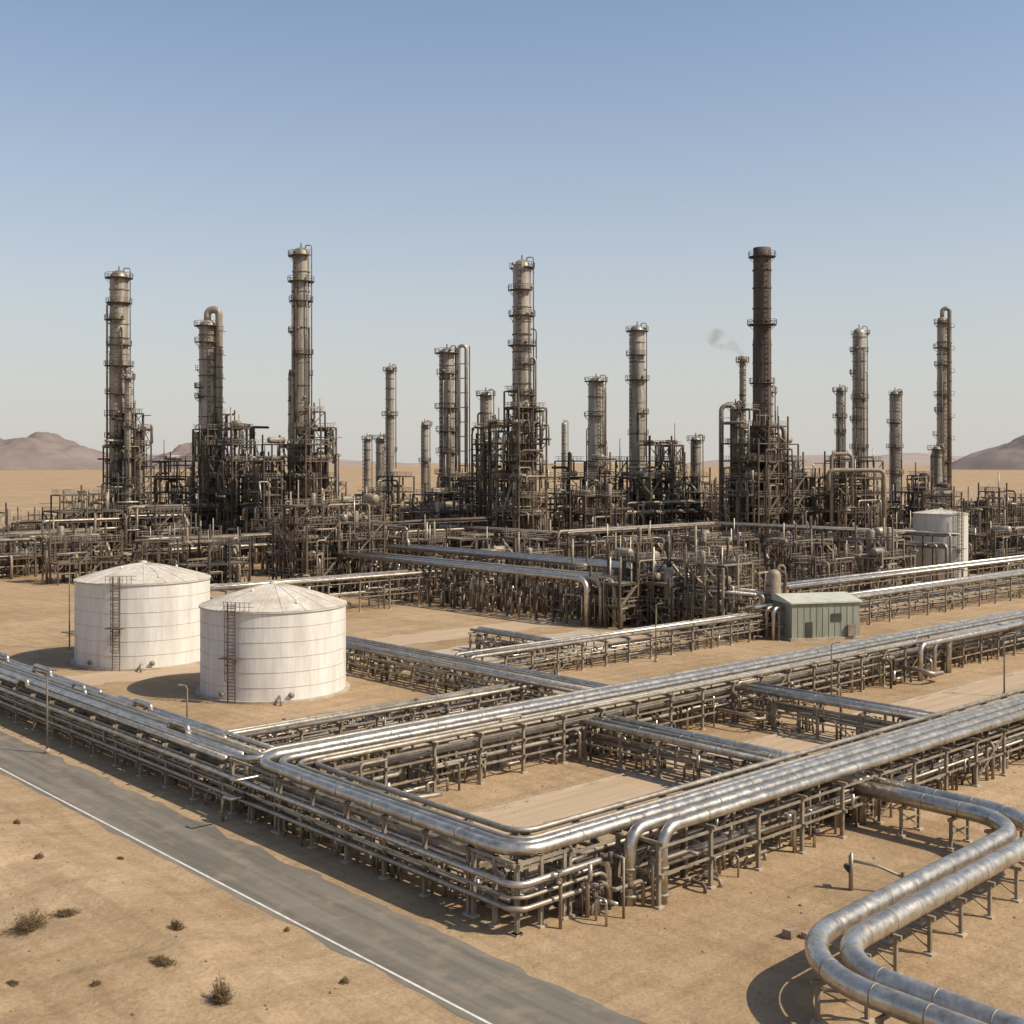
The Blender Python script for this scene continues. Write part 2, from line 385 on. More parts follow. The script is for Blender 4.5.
simple_rack('a',5,41,41.2,44.6,[.9,2.0],[.2,.22,.17],4,110)
simple_rack('a',5,38,35.5,38,[.8,1.7],[.2,.18],5,180)
simple_rack('a',44,98,54,58,[1.5,3.0],[.2,.25,.2],6,50,nlow=4)
simple_rack('a',98,240,52,57.5,[2,4.0],[.3,.25,.3,.2],7,40,sp=6)
simple_rack('a',120,260,64,69,[2,4.5],[.3,.25,.35],17,30,sp=6)
simple_rack('b',57,110,98,103,[2.5,5.5],[.3,.3,.35],8,40,sp=6)
simple_rack('a',30,92,118,124,[2.5,5.2],[.3,.3,.3],9,40,sp=6)
simple_rack('b',60,74,60,63,[1.2,2.4],[.2,.25],19,40)

# S-bend pipeline bottom right
def offset_line(c,off):
    out=[]
    for i,p in enumerate(c):
        t=(c[min(i+1,len(c)-1)]-c[max(i-1,0)]).normalized(); out.append(p+t.cross(Z)*off)
    return out
def densify(ln,st=.5):
    d=[]
    for i in range(len(ln)-1):
        k=max(1,int((ln[i+1]-ln[i]).length/st))
        for j in range(k): d.append(ln[i].lerp(ln[i+1],j/k))
    return d
ctrl=[P(31.4,6,2.55),P(31.4,-14.2,2.55),P(3.2,-15.2,2.55),P(2.0,-60,2.55)]
line=fillet(ctrl,4.8,18)
mb=MB('pipeline')
for off in (-.78,.78):
    ln=offset_line(line,off); tube(mb,ln,.54,28,'clad')
    dense=densify(ln); acc=0
    for i in range(1,len(dense)-1):
        acc+=(dense[i]-dense[i-1]).length
        if acc>2.4:
            acc=0; t=(dense[i+1]-dense[i]).normalized(); tube(mb,[dense[i]-t*.035,dense[i]+t*.035],.552,28,'galv')
acc=3.0; dense=densify(line)
for i in range(1,len(dense)-1):
    acc+=(dense[i]-dense[i-1]).length
    if acc>3.3:
        acc=0; t=(dense[i+1]-dense[i-1]).normalized(); s=t.cross(Z); p=dense[i]; zt=2.55-.54-.12
        beam(mb,p+s*-1.45+Z*(zt-p.z),p+s*1.45+Z*(zt-p.z),.18,.2,'post')
        for k in (-1.15,1.15):
            q=p+s*k; q.z=0; beam(mb,q,q+Z*(zt-.1),.18,.18,'post'); beam(mb,q-Z*.05,q+Z*.12,.5,.5,'concrete')
        a=p+s*-1.15; b=p+s*1.15; a.z=.3; b.z=zt-.3; beam(mb,a,b,.07,.07,'post')
        b2=p+s*-1.15;b2.z=1.0;a2=p+s*1.15;a2.z=1.0; beam(mb,b2,a2,.1,.1,'post')
mb.done()
mb=MB('valve_stand')
c=Vector((19.8,70.2,0))
for dx in (0,2.8): beam(mb,c+Vector((dx,-.6*dx*.5,0)),c+Vector((dx,-.6*dx*.5,2.0-dx*.25)),.16,.16,'post')
tube(mb,[c+Vector((0,0,1.7)),c+Vector((1.5,-.4,1.5)),c+Vector((2.8,-.8,1.0)),c+Vector((4.2,-1.2,0))],.09,8,'clad_dull',R=.5)
tube(mb,[c+Vector((0,-.2,0)),c+Vector((0,-.2,2.2))],.1,8,'clad_dull'); tube(mb,[c+Vector((-.1,-.2,1.2)),c+Vector((-.1,.5,1.2))],.18,10,'rust')
mb.done()

# ------------------------------------------------------------------ mid rack H with drops
mb=MB('pipe_rack'); rg=random.Random(5)
rack(mb,'b',84,165,[88,92,96],[3.5,6.6],sp=7,pm='rust',pw=.35,rng=rg)
for i in range(6):
    a=88.3+i*1.35; r=[.42,.3,.36,.25,.4,.3][i]; be=80-(i%3)*1.6
    tube(mb,[P(a,be,0),P(a,be,7.2),P(a,165,7.2)],r,12,'clad' if i%3==0 else 'clad_dull',R=1.6,n=6)
for i in range(5):
    a=101+i*1.4; r=[.42,.3,.4,.25,.35][i]; be=76-(i%2)*2
    tube(mb,[P(a,be,0),P(a,be,8.0),P(a,150,8.0)],r,12,'clad_dull' if i%2 else 'clad',R=1.6,n=6)
rack(mb,'b',80,150,[100.5,107.5],[3.5,7.4],sp=7,pm='rust',pw=.35,rng=rg)
clutter(mb,'b',80,150,88,107,6,320,rg,.1,.25)
mb.done()

# ------------------------------------------------------------------ tanks
def tank(cx,cy,r,h,dome,ladder_ang,m='white',ribs=5,seg=96):
    mb=MB('storage_tank'); c=Vector((cx,cy,0))
    rev(mb,c,[(r+.5,0),(r+.5,.25),(r+.02,.25)],seg,'concrete',False)
    rev(mb,c,[(r,.2),(r,h)],seg,m)
    for i in range(1,ribs+1):
        z=h*i/(ribs+1); ring(mb,c,z,r-.01,r+.03,.06,'seam',seg)
    ring(mb,c,h-.12,r-.05,r+.14,.18,'seam',seg)
    rp=[(r*(1-k/10)+(.1 if k==0 else 0), h+.08+dome*(1-(1-k/10)**1.35)) for k in range(0,10)]+[(.02,h+.08+dome)]
    rev(mb,c,rp,seg,'roofw')
    for k in range(20):
        a=2*math.pi*k/20
        for (r0,z0),(r1,z1) in zip(rp[:-1],rp[1:]):
            beam(mb,c+Vector((r0*math.cos(a),r0*math.sin(a),z0+.02)),c+Vector((r1*math.cos(a),r1*math.sin(a),z1+.02)),.08,.05,'roofw')
    rev(mb,c,[(.5,h+dome-.1),(.5,h+dome+.25),(.1,h+dome+.35)],16,'roofw')
    for a,rr in ((.4,.5),(2.2,.6),(4.1,.4),(5.3,.8)):
        z=h+dome*(1-rr**1.35); p=c+Vector((rr*r*math.cos(a),rr*r*math.sin(a),z)); tube(mb,[p,p+Z*.4],.14,8,m)
    for la in ladder_ang:
        d=Vector((math.cos(la),math.sin(la),0)); s=Vector((-d.y,d.x,0))
        for k in (-.45,.45): beam(mb,c+d*(r+.45)+s*k,c+d*(r+.45)+s*k+Z*(h+1.0),.1,.1,'rust')
        z=.4
        while z<h+.8: beam(mb,c+d*(r+.45)-s*.4+Z*z,c+d*(r+.45)+s*.4+Z*z,.05,.06,'rust'); z+=.35
        z=2.4
        while z<h+1.0:
            q=[c+d*(r+.45)-s*.45,c+d*(r+.9)-s*.5,c+d*(r+1.25),c+d*(r+.9)+s*.5,c+d*(r+.45)+s*.45]
            tube(mb,[v+Z*z for v in q],.035,5,'rust'); z+=.8
        for v in (d*.9-s*.5,d*1.25,d*.9+s*.5): beam(mb,c+d*r+v+Z*2.4,c+d*r+v+Z*(h+.9),.05,.05,'rust')
        beam(mb,c+d*(r+.05)-s*.7+Z*(h*.5),c+d*(r+1.4)-s*.7+Z*(h*.5),.1,.1,'rust'); beam(mb,c+d*(r+.7)-s*1.1+Z*(h*.5),c+d*(r+.7)+s*1.1+Z*(h*.5),1.1,.08,'rust')
    for k in range(seg):
        a=2*math.pi*k/seg
        if min(abs((a-l+math.pi)%(2*math.pi)-math.pi) for l in ladder_ang)<.22:
            d=Vector((math.cos(a),math.sin(a),0)); d2=Vector((math.cos(a+2*math.pi/seg),math.sin(a+2*math.pi/seg),0))
            beam(mb,c+d*r+Z*h,c+d*r+Z*(h+1.0),.06,.06,'post'); beam(mb,c+d*r+Z*(h+1.0),c+d2*r+Z*(h+1.0),.05,.05,'post'); beam(mb,c+d*r+Z*(h+.55),c+d2*r+Z*(h+.55),.05,.05,'post')
    for a,zz,rr in ((-1.15,.8,.26),(-2.1,.8,.22)):
        d=Vector((math.cos(a),math.sin(a),0)); tube(mb,[c+d*(r-.1)+Z*zz,c+d*(r+.25)+Z*zz],rr,14,'seam'); tube(mb,[c+d*(r+.25)+Z*zz,c+d*(r+.33)+Z*zz],rr*1.25,14,'post')
    d=Vector((math.cos(-1.3),math.sin(-1.3),0))
    tube(mb,[c+d*(r-.1)+Z*.7,c+d*(r+1.6)+Z*.7,c+d*(r+1.6)+Z*0],.13,8,'clad_dull',R=.3)
    mb.done()
tank(-26.2,132,7.85,9.4,2.2,[math.radians(-110)])
tank(-46.7,152,8.2,10.3,1.9,[math.radians(-94)])
tank(90.3,253,5.5,14.2,.8,[math.radians(-70)],ribs=3,seg=48,m='tank_dusty')

# ------------------------------------------------------------------ green equipment building
mb=MB('equipment_building')
bc=Vector((42.3,168,0)); bu=Vector((math.cos(math.radians(14)),math.sin(math.radians(14)),0)); bv=Vector((-bu.y,bu.x,0))
def bx(p0,su,sv,sz,m):
    o=p0; vs=[o,o+bu*su,o+bu*su+bv*sv,o+bv*sv]; vs=vs+[v+Z*sz for v in vs]
    mb.add(vs,[(3,2,1,0),(4,5,6,7),(0,1,5,4),(1,2,6,5),(2,3,7,6),(3,0,4,7)],m)
o=bc-bu*3.4
bx(o-Z*.05-bu*.3-bv*.3,11.1,9.6,.45,'concrete')
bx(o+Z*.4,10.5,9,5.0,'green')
for i in range(1,11): bx(o+bu*i*.95-bv*.06-bu*.04+Z*.4,.08,.06,5.0,'green')
for i in range(1,9): bx(o+bv*i-bu*.06+Z*.4,.06,.08,5.0,'green')
A=[o-bu*.3-bv*.3+Z*5.4,o+bu*10.8-bv*.3+Z*5.4,o+bu*10.8+bv*9.3+Z*5.4,o-bu*.3+bv*9.3+Z*5.4]
R1=o-bu*.3+bv*4.5+Z*6.2; R2=o+bu*10.8+bv*4.5+Z*6.2
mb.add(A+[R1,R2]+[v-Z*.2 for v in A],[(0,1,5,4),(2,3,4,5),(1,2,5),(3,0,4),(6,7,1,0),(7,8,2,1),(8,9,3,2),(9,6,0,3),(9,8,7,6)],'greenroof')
bx(o+bu*2-bv*.1+Z*.4,1.1,.05,2.2,'dark'); bx(o+bu*6-bv*.1+Z*2.6,1.6,.05,1.1,'dark'); bx(o+bu*8.4-bv*.55+Z*.5,1.2,.45,1.6,'galv')
mb.done()

# ------------------------------------------------------------------ columns
def column(cx,cy,h,r,name='distillation_column',m='column',plats=7,goose=0,pipes=2,seed=0,seg=20,cap='dome',wide=None,pz=.25):
    rg=random.Random(seed*7+3); mb=MB(name); c=Vector((cx,cy,0))
    prof=[(r*1.15,0),(r*1.15,h*.06),(r,h*.09)]
    if wide: prof=[(wide,0),(wide,h*.42),(r,h*.46)]
    prof+= [(r,h*.7),(r*.95,h*.72),(r*.95,h-r*.9)]
    if cap=='dome': prof+=[(r*.88,h-r*.55),(r*.65,h-r*.25),(r*.3,h-r*.06),(.02,h)]
    else: prof+=[(r*.95,h),(r*.8,h),(r*.8,h-3)]
    rev(mb,c,prof,seg,m)
    z=h*.1
    while z<h-2:
        rr=(wide if (wide and z<h*.42) else r); ring(mb,c,z,rr-.15,rr+.12,.25,rg.choice([m,m,'rust']),seg); z+=rg.uniform(3,6)
    for i in range(plats):
        z=h*(pz+(.97-pz)*i/max(1,plats-1)); z+=rg.uniform(-1.6,1.6)*(0 if i==plats-1 else 1); z=min(z,h-1.2)
        rr=wide if (wide and z<h*.43) else r
        ro=rr+rg.uniform(.7,1.35)
        full=rg.random()<.45; a0=rg.uniform(0,6.28); span=2*math.pi if full else rg.uniform(2.2,4.8)
        n=14
        for j in range(n):
            A=a0+span*j/n; B=a0+span*(j+1)/n
            dA=Vector((math.cos(A),math.sin(A),0)); dB=Vector((math.cos(B),math.sin(B),0))
            v=[c+dA*(rr-.15)+Z*z,c+dA*ro+Z*z,c+dB*ro+Z*z,c+dB*(rr-.15)+Z*z]; v+=[q+Z*.18 for q in v]
            mb.add(v,[(3,2,1,0),(4,5,6,7),(1,2,6,5),(0,1,5,4),(2,3,7,6)],'rust')
            beam(mb,v[5],v[5]+Z*1.15,.08,.08,'rust')
            beam(mb,v[5]+Z*1.15,v[6]+Z*1.15,.09,.09,'rust'); beam(mb,v[5]+Z*.6,v[6]+Z*.6,.06,.06,'rust')
            if j%3==0: beam(mb,c+dA*rr*.9+Z*(z-1.3),c+dA*ro+Z*z,.1,.1,'rust')
        if rg.random()<.6:
            a=rg.uniform(-3,0); d=Vector((math.cos(a),math.sin(a),0)); tube(mb,[c+d*r*.8+Z*(z+.9),c+d*(rr+.5)+Z*(z+.9)],.35,8,'galv')
    a=rg.uniform(-2.6,-.5); d=Vector((math.cos(a),math.sin(a),0)); s=Vector((-d.y,d.x,0))
    for k in (-.35,.35): beam(mb,c+d*(r+.5)+s*k+Z*2,c+d*(r+.5)+s*k+Z*(h-1),.09,.09,'rust')
    z=2
    while z<h-1: beam(mb,c+d*(r+.5)-s*.35+Z*z,c+d*(r+.5)+s*.35+Z*z,.08,.3,'rust'); z+=1.3
    for i in range(pipes):
        a=rg.uniform(-3.0,0.2); pr=rg.uniform(.14,.3); d=Vector((math.cos(a),math.sin(a),0)); zt=h*rg.uniform(.5,.96); ro=(wide or r)+pr+.25
        tube(mb,[c+d*ro,c+d*ro+Z*zt,c+d*(r*.5)+Z*zt],pr,8,rg.choice(['clad_dull','galv','rust']),R=.8,n=4)
        for _ in range(int(zt/7)):
            z=rg.uniform(3,zt); beam(mb,c+d*r*.9+Z*z,c+d*(ro+pr)+Z*z,.12,.12,'rust')
    if goose:
        pr=max(.6,r*.42); g=goose*(r+pr*.9)
        tube(mb,[c+Z*(h-.5),c+Z*(h+2.6),c+Vector((g,-.4,h+2.6)),c+Vector((g,-.4,2))],pr,14,'column',R=abs(g)*.49,n=8)
        for z in [h*.2+i*h*.085 for i in range(9)]: beam(mb,c+Vector((0,0,z)),c+Vector((g,-.4,z)),.25,.25,'rust'); ring(mb,c+Vector((g,-.4,0)),z,pr-.02,pr+.14,.3,'rust',12)
        for z in [h*.35+i*h*.1 for i in range(7)]:
            for k in (-1,1): beam(mb,c+Vector((g-pr-.5,-.4-pr*k-.4*k,z)),c+Vector((g+pr+.5,-.4-pr*k-.4*k,z)),.2,.15,'rust'); beam(mb,c+Vector((g+(pr+.5)*k,-.4-pr-.4,z)),c+Vector((g+(pr+.5)*k,-.4-pr-.4,z+1.1)),.08,.08,'rust')
            beam(mb,c+Vector((g-pr-.5,-.8-pr,z+1.1)),c+Vector((g+pr+.5,-.8-pr,z+1.1)),.09,.09,'rust')
    else:
        if cap=='dome':
            tube(mb,[c+Z*(h-.3),c+Z*(h+1.0)],.16,8,'rust'); tube(mb,[c+Vector((r*.5,0,h-.6)),c+Vector((r*.5,0,h+.5)),c+Vector((r+.5,0,h+.5)),c+Vector((r+.5,0,h*.4))],.17,8,'galv',R=.5,n=4)
    mb.done()
column(-104.8,320,76.2,2.5,plats=10,seed=1,pipes=4)
column(-81.2,320,63,2.3,plats=10,seed=2,goose=1,pipes=3)
column(-54.5,310,80.5,2.25,plats=10,seed=3,pipes=4)
column(-57.5,314,49,1.1,plats=1,seed=31,pipes=0,cap='dome')
column(-40.7,400,57,1.5,plats=4,seed=4,pipes=1)
column(-17.9,330,56.5,2.1,plats=7,seed=5,pipes=3)
column(2.4,290,74,2.3,plats=10,seed=6,pipes=5,wide=3.1)
column(26.6,380,52,2.6,plats=5,seed=7,pipes=3)
column(36.5,350,65,2.25,plats=7,seed=8,pipes=3)
column(62.5,300,78.5,2.3,name='chimney_stack',m='stack',plats=3,seed=9,pipes=0,cap='open',wide=2.7,pz=.55)
column(59.9,312,52.5,.8,name='chimney_stack',m='galv',plats=3,seed=10,pipes=1,cap='open')
column(109.9,380,67.5,2.1,plats=8,seed=11,pipes=3)
column(136.2,380,71,1.6,plats=8,seed=12,goose=1,pipes=2)
column(134,420,50,1.9,plats=5,seed=13,pipes=2)
column(109.3,400,50,1.3,plats=6,seed=14,pipes=2)
column(-7.2,330,44.5,1.7,plats=5,seed=15,pipes=2)
column(-30.5,420,39,1.3,plats=3,seed=16,pipes=1)
column(19.5,450,40,1.0,plats=1,seed=17,pipes=0)
column(-50.7,420,34,1.2,plats=2,seed=18,pipes=0)
column(-45.0,410,34,1.6,plats=2,seed=19,pipes=1)
column(53.6,350,32.5,1.6,plats=2,seed=20,pipes=1)
column(-99.8,312,48,.9,plats=6,seed=21,pipes=1)
column(56.8,305,40,1.0,plats=4,seed=22,pipes=1)
column(65.8,306,44,.8,plats=4,seed=26,pipes=1)
column(-98.0,315,34,1.0,plats=4,seed=27,pipes=1)
column(131,370,30,1.6,plats=2,seed=23,pipes=1)
column(38.0,174,9.5,1.05,name='pressure_vessel',m='tan',plats=1,seed=24,pipes=1)
column(33.8,182,10.5,1.1,name='pressure_vessel',m='tan',plats=1,seed=25,pipes=1,pz=.9)
mb=MB('overhead_pipe')
c=Vector((-14.6,330,0)); tube(mb,[c,c+Z*57,c+Vector((2.0,0,57)),c+Vector((2.0,0,2))],.5,10,'clad_dull',R=.95)
for z in range(8,56,4): beam(mb,c+Vector((-3,0,z)),c+Vector((2.6,0,z)),.25,.25,'rust')
for k in (-1,2.9): beam(mb,c+Vector((k,.8,0)),c+Vector((k,.8,57)),.22,.22,'rust')
mb.done()
mb=MB('overhead_pipe')
c=Vector((55.3,297,0)); tube(mb,[c+Vector((-3.5,0,0)),c+Vector((-3.5,0,39)),c+Vector((-.2,0,39)),c+Vector((-.2,0,2))],.6,10,'galv',R=1.4)
tube(mb,[c+Vector((12,0,0)),c+Vector((12,0,34)),c+Vector((8,0,34)),c+Vector((8,0,10))],.6,10,'galv',R=1.6)
mb.done()
mb=MB('overhead_pipe')
c=Vector((77,292,0)); tube(mb,[c+Vector((0,0,18)),c+Vector((0,0,23)),c+Vector((13.5,0,23)),c+Vector((13.5,0,2))],.55,10,'tan',R=1.4)
tube(mb,[c+Vector((1,1,2)),c+Vector((1,1,27)),c+Vector((6,1,27)),c+Vector((6,1,12))],.45,10,'tan',R=1.2)
mb.done()

# ------------------------------------------------------------------ process structures
PM=['galv','clad_dull','tan','rust','dark','post','clad_dull','rust','tan','galv']
def block(cx,cy,sx,sy,h,seed,lev=4.4,bay=4.6,dens=1.0,rough=.5,sm='rust',seg=6,prm=(.1,.32),pd=.85):
    rg=random.Random(seed); mb=MB('refinery_process_unit')
    nx=max(1,round(sx/bay)); ny=max(1,round(sy/bay)); bx_=sx/nx; by_=sy/ny
    c=Vector((cx,cy,0)); o=c-U*sx/2-W*sy/2
    Q=lambda i,j,z: o+U*(i*bx_)+W*(j*by_)+Z*z
    H={}
    for i in range(nx):
        for j in range(ny):
            H[i,j]=max(1,int(h*rg.uniform(rough,1)/lev))
    H[nx//2,ny//2]=max(1,int(h/lev))
    for i in range(nx+1):
        for j in range(ny+1):
            hh=max(H.get((i-a,j-b),0) for a in (0,1) for b in (0,1))*lev
            beam(mb,Q(i,j,0),Q(i,j,hh+rg.choice([0,0,1.1,2.5])),.32,.32,sm)
    seen={}
    for (i,j),k in H.items():
        for l in range(1,k+1):
            z=l*lev
            for e in (((i,j),(i+1,j)),((i,j),(i,j+1)),((i+1,j),(i+1,j+1)),((i,j+1),(i+1,j+1))):
                seen[(e,l)]=seen.get((e,l),0)+1
            if rg.random()<.5:
                a=Q(i+.05,j+.5,z+.2); b=Q(i+.95,j+.5,z+.2); beam(mb,a,b,by_*.88,.08,'dark' if rg.random()<.6 else 'post')
            t=rg.random()
            if t<.13*dens:
                r=rg.uniform(.45,.95)
                if rg.random()<.5: drum(mb,Q(i+.1,j+.5,z+r+.3),Q(i+.95,j+.5,z+r+.3),r,rg.choice(['tan','tan','column']),12)
                else: drum(mb,Q(i+.5,j+.1,z+r+.3),Q(i+.5,j+.95,z+r+.3),r,rg.choice(['tan','rust','column']),12)
            elif t<.24*dens:
                r=rg.uniform(.4,.9); drum(mb,Q(i+.5,j+.5,z-lev*.7),Q(i+.5,j+.5,z+lev*rg.uniform(.2,.7)),r,rg.choice(['tan','rust','column','galv']),12)
    for ((p,q),l),n in seen.items():
        z=l*lev; A=Q(*p,z); B=Q(*q,z); beam(mb,A,B,.22,.28,sm)
        if n==1:
            if rg.random()<.8:
                beam(mb,A+Z*1.25,B+Z*1.25,.09,.09,'post'); beam(mb,A+Z*.75,B+Z*.75,.06,.06,'post')
                for s in (.25,.5,.75): beam(mb,A.lerp(B,s)+Z*.1,A.lerp(B,s)+Z*1.25,.07,.07,'post')
            if rg.random()<.3: beam(mb,Q(*p,z-lev),B,.16,.16,sm)
            elif rg.random()<.2:
                beam(mb,Q(*p,z-lev),B,.5,.12,'post')
    npipe=int(dens*len(seen)*pd)+10
    for _ in range(npipe):
        i=rg.uniform(-.15,nx+.15); j=rg.uniform(-.15,ny+.15)
        ii=min(nx-1,max(0,int(i))); jj=min(ny-1,max(0,int(j)))
        top=H[ii,jj]*lev+1
        z=rg.uniform(0,top); pts=[Q(i,j,0 if rg.random()<.3 else max(0,z-rg.uniform(2,9)))]; pts.append(Q(i,j,z))
        for k in range(rg.randint(1,3)):
            t=rg.random()
            if t<.4: i=min(nx+.3,max(-.3,i+rg.uniform(-1.6,1.6)))
            elif t<.8: j=min(ny+.3,max(-.3,j+rg.uniform(-1.6,1.6)))
            else: z=min(top,max(.5,z+rg.uniform(-4,4)))
            pts.append(Q(i,j,z))
        if rg.random()<.5: pts.append(Q(i,j,max(0,z-rg.uniform(2,8))))
        r=prm[0]+(prm[1]-prm[0])*rg.random()**1.8
        tube(mb,pts,r,seg,rg.choice(PM),R=r*2.2,n=2)
    for _ in range(int(nx*ny*.7)+1):
        i=rg.uniform(0,nx); j=rg.uniform(0,ny); ii=min(nx-1,int(i)); jj=min(ny-1,int(j)); z=H[ii,jj]*lev
        tube(mb,[Q(i,j,z-3),Q(i,j,z+rg.uniform(1.5,6))],rg.uniform(.08,.22),6,rg.choice(PM))
    mb.done()
B=[(-101,315,9,9,41,.5,1.1),(-108,302,16,11,20,.6,1),(-86,312,15,12,19,.5,1),(-70,312,13,12,34,.6,1.2),(-79,318,8,8,38,.5,1),
(-51,303,9,10,38,.7,1.2),(-60,300,10,9,30,.5,1.1),(-36,236,18,12,18,.8,1.3),(-32,330,15,10,22,.5,1),(-15,322,13,10,23,.6,1),
(1.5,286,9,10,42,.75,1.3),(-7,300,8,9,36,.5,1),(15,312,11,11,27,.5,1),(22,292,12,9,20,.5,1),(36,314,13,12,33,.6,1.2),(44,330,9,9,30,.5,1),(50,322,10,9,21,.5,1),
(59,292,12,11,41,.7,1.4),(68,296,9,9,31,.5,1.1),(83,302,17,13,25,.7,1.1),(96,322,12,10,20,.5,1),(107,325,15,12,19,.6,1),(131,332,17,12,17,.5,1),(118,345,14,12,23,.5,1),(150,350,20,12,15,.5,1),
(-103,272,22,8,11,.5,1),(-72,268,20,10,12,.5,1),(-84,290,14,8,14,.5,1),(-46,268,14,9,14,.5,1),(-14,258,17,9,12,.5,1),(8,262,16,9,12,.5,1),(28,248,15,9,12,.5,1),(47,258,14,9,11,.5,1),(66,262,14,9,12,.5,1),(86,272,13,8,12,.6,1),(110,275,16,9,11,.5,1),(125,285,14,9,12,.5,1),
(24,184,8,7,10.5,.8,1.3),(31,196,10,8,10,.6,1.2),(14,200,9,7,8,.6,1.2),(40,212,12,8,10,.5,1.2),(56,222,12,8,9,.5,1.2),(-6,230,12,8,9,.5,1.2),(22,222,12,8,9,.6,1.2),
(17,184,8,6,10,.7,1.3),(31,180,7,7,10.5,.8,1.3),(-88,252,18,8,10,.6,1.1),(-112,258,16,8,9,.6,1.1),(-62,246,14,8,10,.6,1.1),(2,238,12,8,10,.6,1.2),(38,232,12,8,11,.6,1.2),(72,235,12,8,10,.6,1.2),(58,242,12,8,12,.6,1.2),(105,290,14,10,17,.6,1),(-125,290,16,10,14,.6,1),(-20,300,14,9,17,.6,1),(27,330,10,9,26,.6,1),(76,318,12,10,26,.6,1),(-93,325,10,10,27,.6,1)]
for k,(x,y,sx,sy,h,ro,de) in enumerate(B):
    near=y<240
    block(x,y,sx,sy,h+.5,100+k,lev=(3.3 if near else 4.2),bay=(3.6 if near else 4.6),dens=de,rough=ro,sm=('post' if near and k%3==0 else ('rust' if k%3 else 'dark')),seg=8 if near else 6,prm=(.06,.24) if near else (.09,.4))
for k,(x,y,h) in enumerate([(-140,375,13),(-118,390,15),(-85,395,18),(-60,380,19),(-40,375,17),(-15,385,20),(10,380,17),(32,400,18),(62,385,19),(85,380,18),(110,410,16),(140,400,17),(165,395,14),(70,350,20),(-20,360,17),(-125,330,13),(-140,310,10)]):
    block(x,y,22,10,h,300+k,bay=5.5,dens=.8,rough=.5,pd=.7)
# long inter-unit pipe bridges in front of and between the units
rg=random.Random(909)
for (x0,y0,dirn,ln_,hh,nn_) in [(-128,262,U,40,6,6),(-118,285,U,46,8,6),(-78,250,U,40,6,6),(-60,285,W,-60,9,5),(-30,262,U,50,9,6),(-20,290,W,-55,7,6),(10,245,U,50,8,6),(40,290,W,-70,8,6),(30,300,U,40,12,5),(112,275,U,55,7,6),(-95,300,U,35,11,5),(130,290,U,40,7,5),(-20,320,U,40,13,5),(60,320,U,50,12,5)]:
    mb=MB('pipe_bridge'); s=dirn.cross(Z); o=Vector((x0,y0,0)); dd=dirn*(1 if ln_>0 else -1); L_=abs(ln_)
    k=0.0
    while k<=L_:
        for q in (-2,2): beam(mb,o+dd*k+s*q,o+dd*k+s*q+Z*(hh+2.6),.3,.3,'rust')
        for z in (hh,hh+2.3): beam(mb,o+dd*k-s*2.4+Z*z,o+dd*k+s*2.4+Z*z,.25,.3,'rust')
        k+=6.5
    for z in (hh,hh+2.3):
        for q in (-2,2): beam(mb,o+s*q+Z*(z-.02),o+dd*L_+s*q+Z*(z-.02),.18,.22,'rust')
        for i in range(nn_):
            r=rg.uniform(.12,.36); q=-1.8+3.6*(i+.5)/nn_; a=rg.uniform(-2,L_*.3); b=rg.uniform(L_*.7,L_+2)
            pts=[o+dd*a+s*q+Z*(z+.15+r),o+dd*b+s*q+Z*(z+.15+r)]
            if rg.random()<.6: pts=[Vector((pts[0].x,pts[0].y,1))]+pts
            if rg.random()<.6: pts=pts+[Vector((pts[-1].x,pts[-1].y,1))]
            tube(mb,pts,r,8,rg.choice(['clad_dull','clad_dull','tan','galv','clad_dull','rust']),R=r*2.5,n=4)
    mb.done()

# ------------------------------------------------------------------ smoke from the thin stack
m=bpy.data.materials.new('smoke'); m.use_nodes=True; nt=m.node_tree; N=nt.nodes; L=nt.links
N.remove(N['Principled BSDF']); pv=N.new('ShaderNodeVolumePrincipled'); pv.inputs['Color'].default_value=(.6,.53,.46,1)
tc=N.new('ShaderNodeTexCoord'); nz_=N.new('ShaderNodeTexNoise'); nz_.inputs['Scale'].default_value=.3; nz_.inputs['Detail'].default_value=5
L.new(tc.outputs['Object'],nz_.inputs['Vector']); mr=N.new('ShaderNodeMapRange'); mr.inputs[1].default_value=.40; mr.inputs[2].default_value=.7; mr.inputs[3].default_value=0; mr.inputs[4].default_value=.22
L.new(nz_.outputs[0],mr.inputs[0]); L.new(mr.outputs[0],pv.inputs['Density'])
L.new(pv.outputs[0],N['Material Output'].inputs['Volume']); MATS['smoke']=m
mb=MB('smoke_plume'); pp=[];rr=[]
for i in range(14):
    t=i/13; pp.append(Vector((59.9-8.5*t**1.1,312+1.5*t,52.3+6.5*t**.8+.5*math.sin(t*7)))); rr.append(.6+2.6*t**.9*(1 if i<12 else (.7 if i==12 else .1))+.3*math.sin(i*2.1)*t)
tube(mb,pp,rr,16,'smoke'); mb.done()

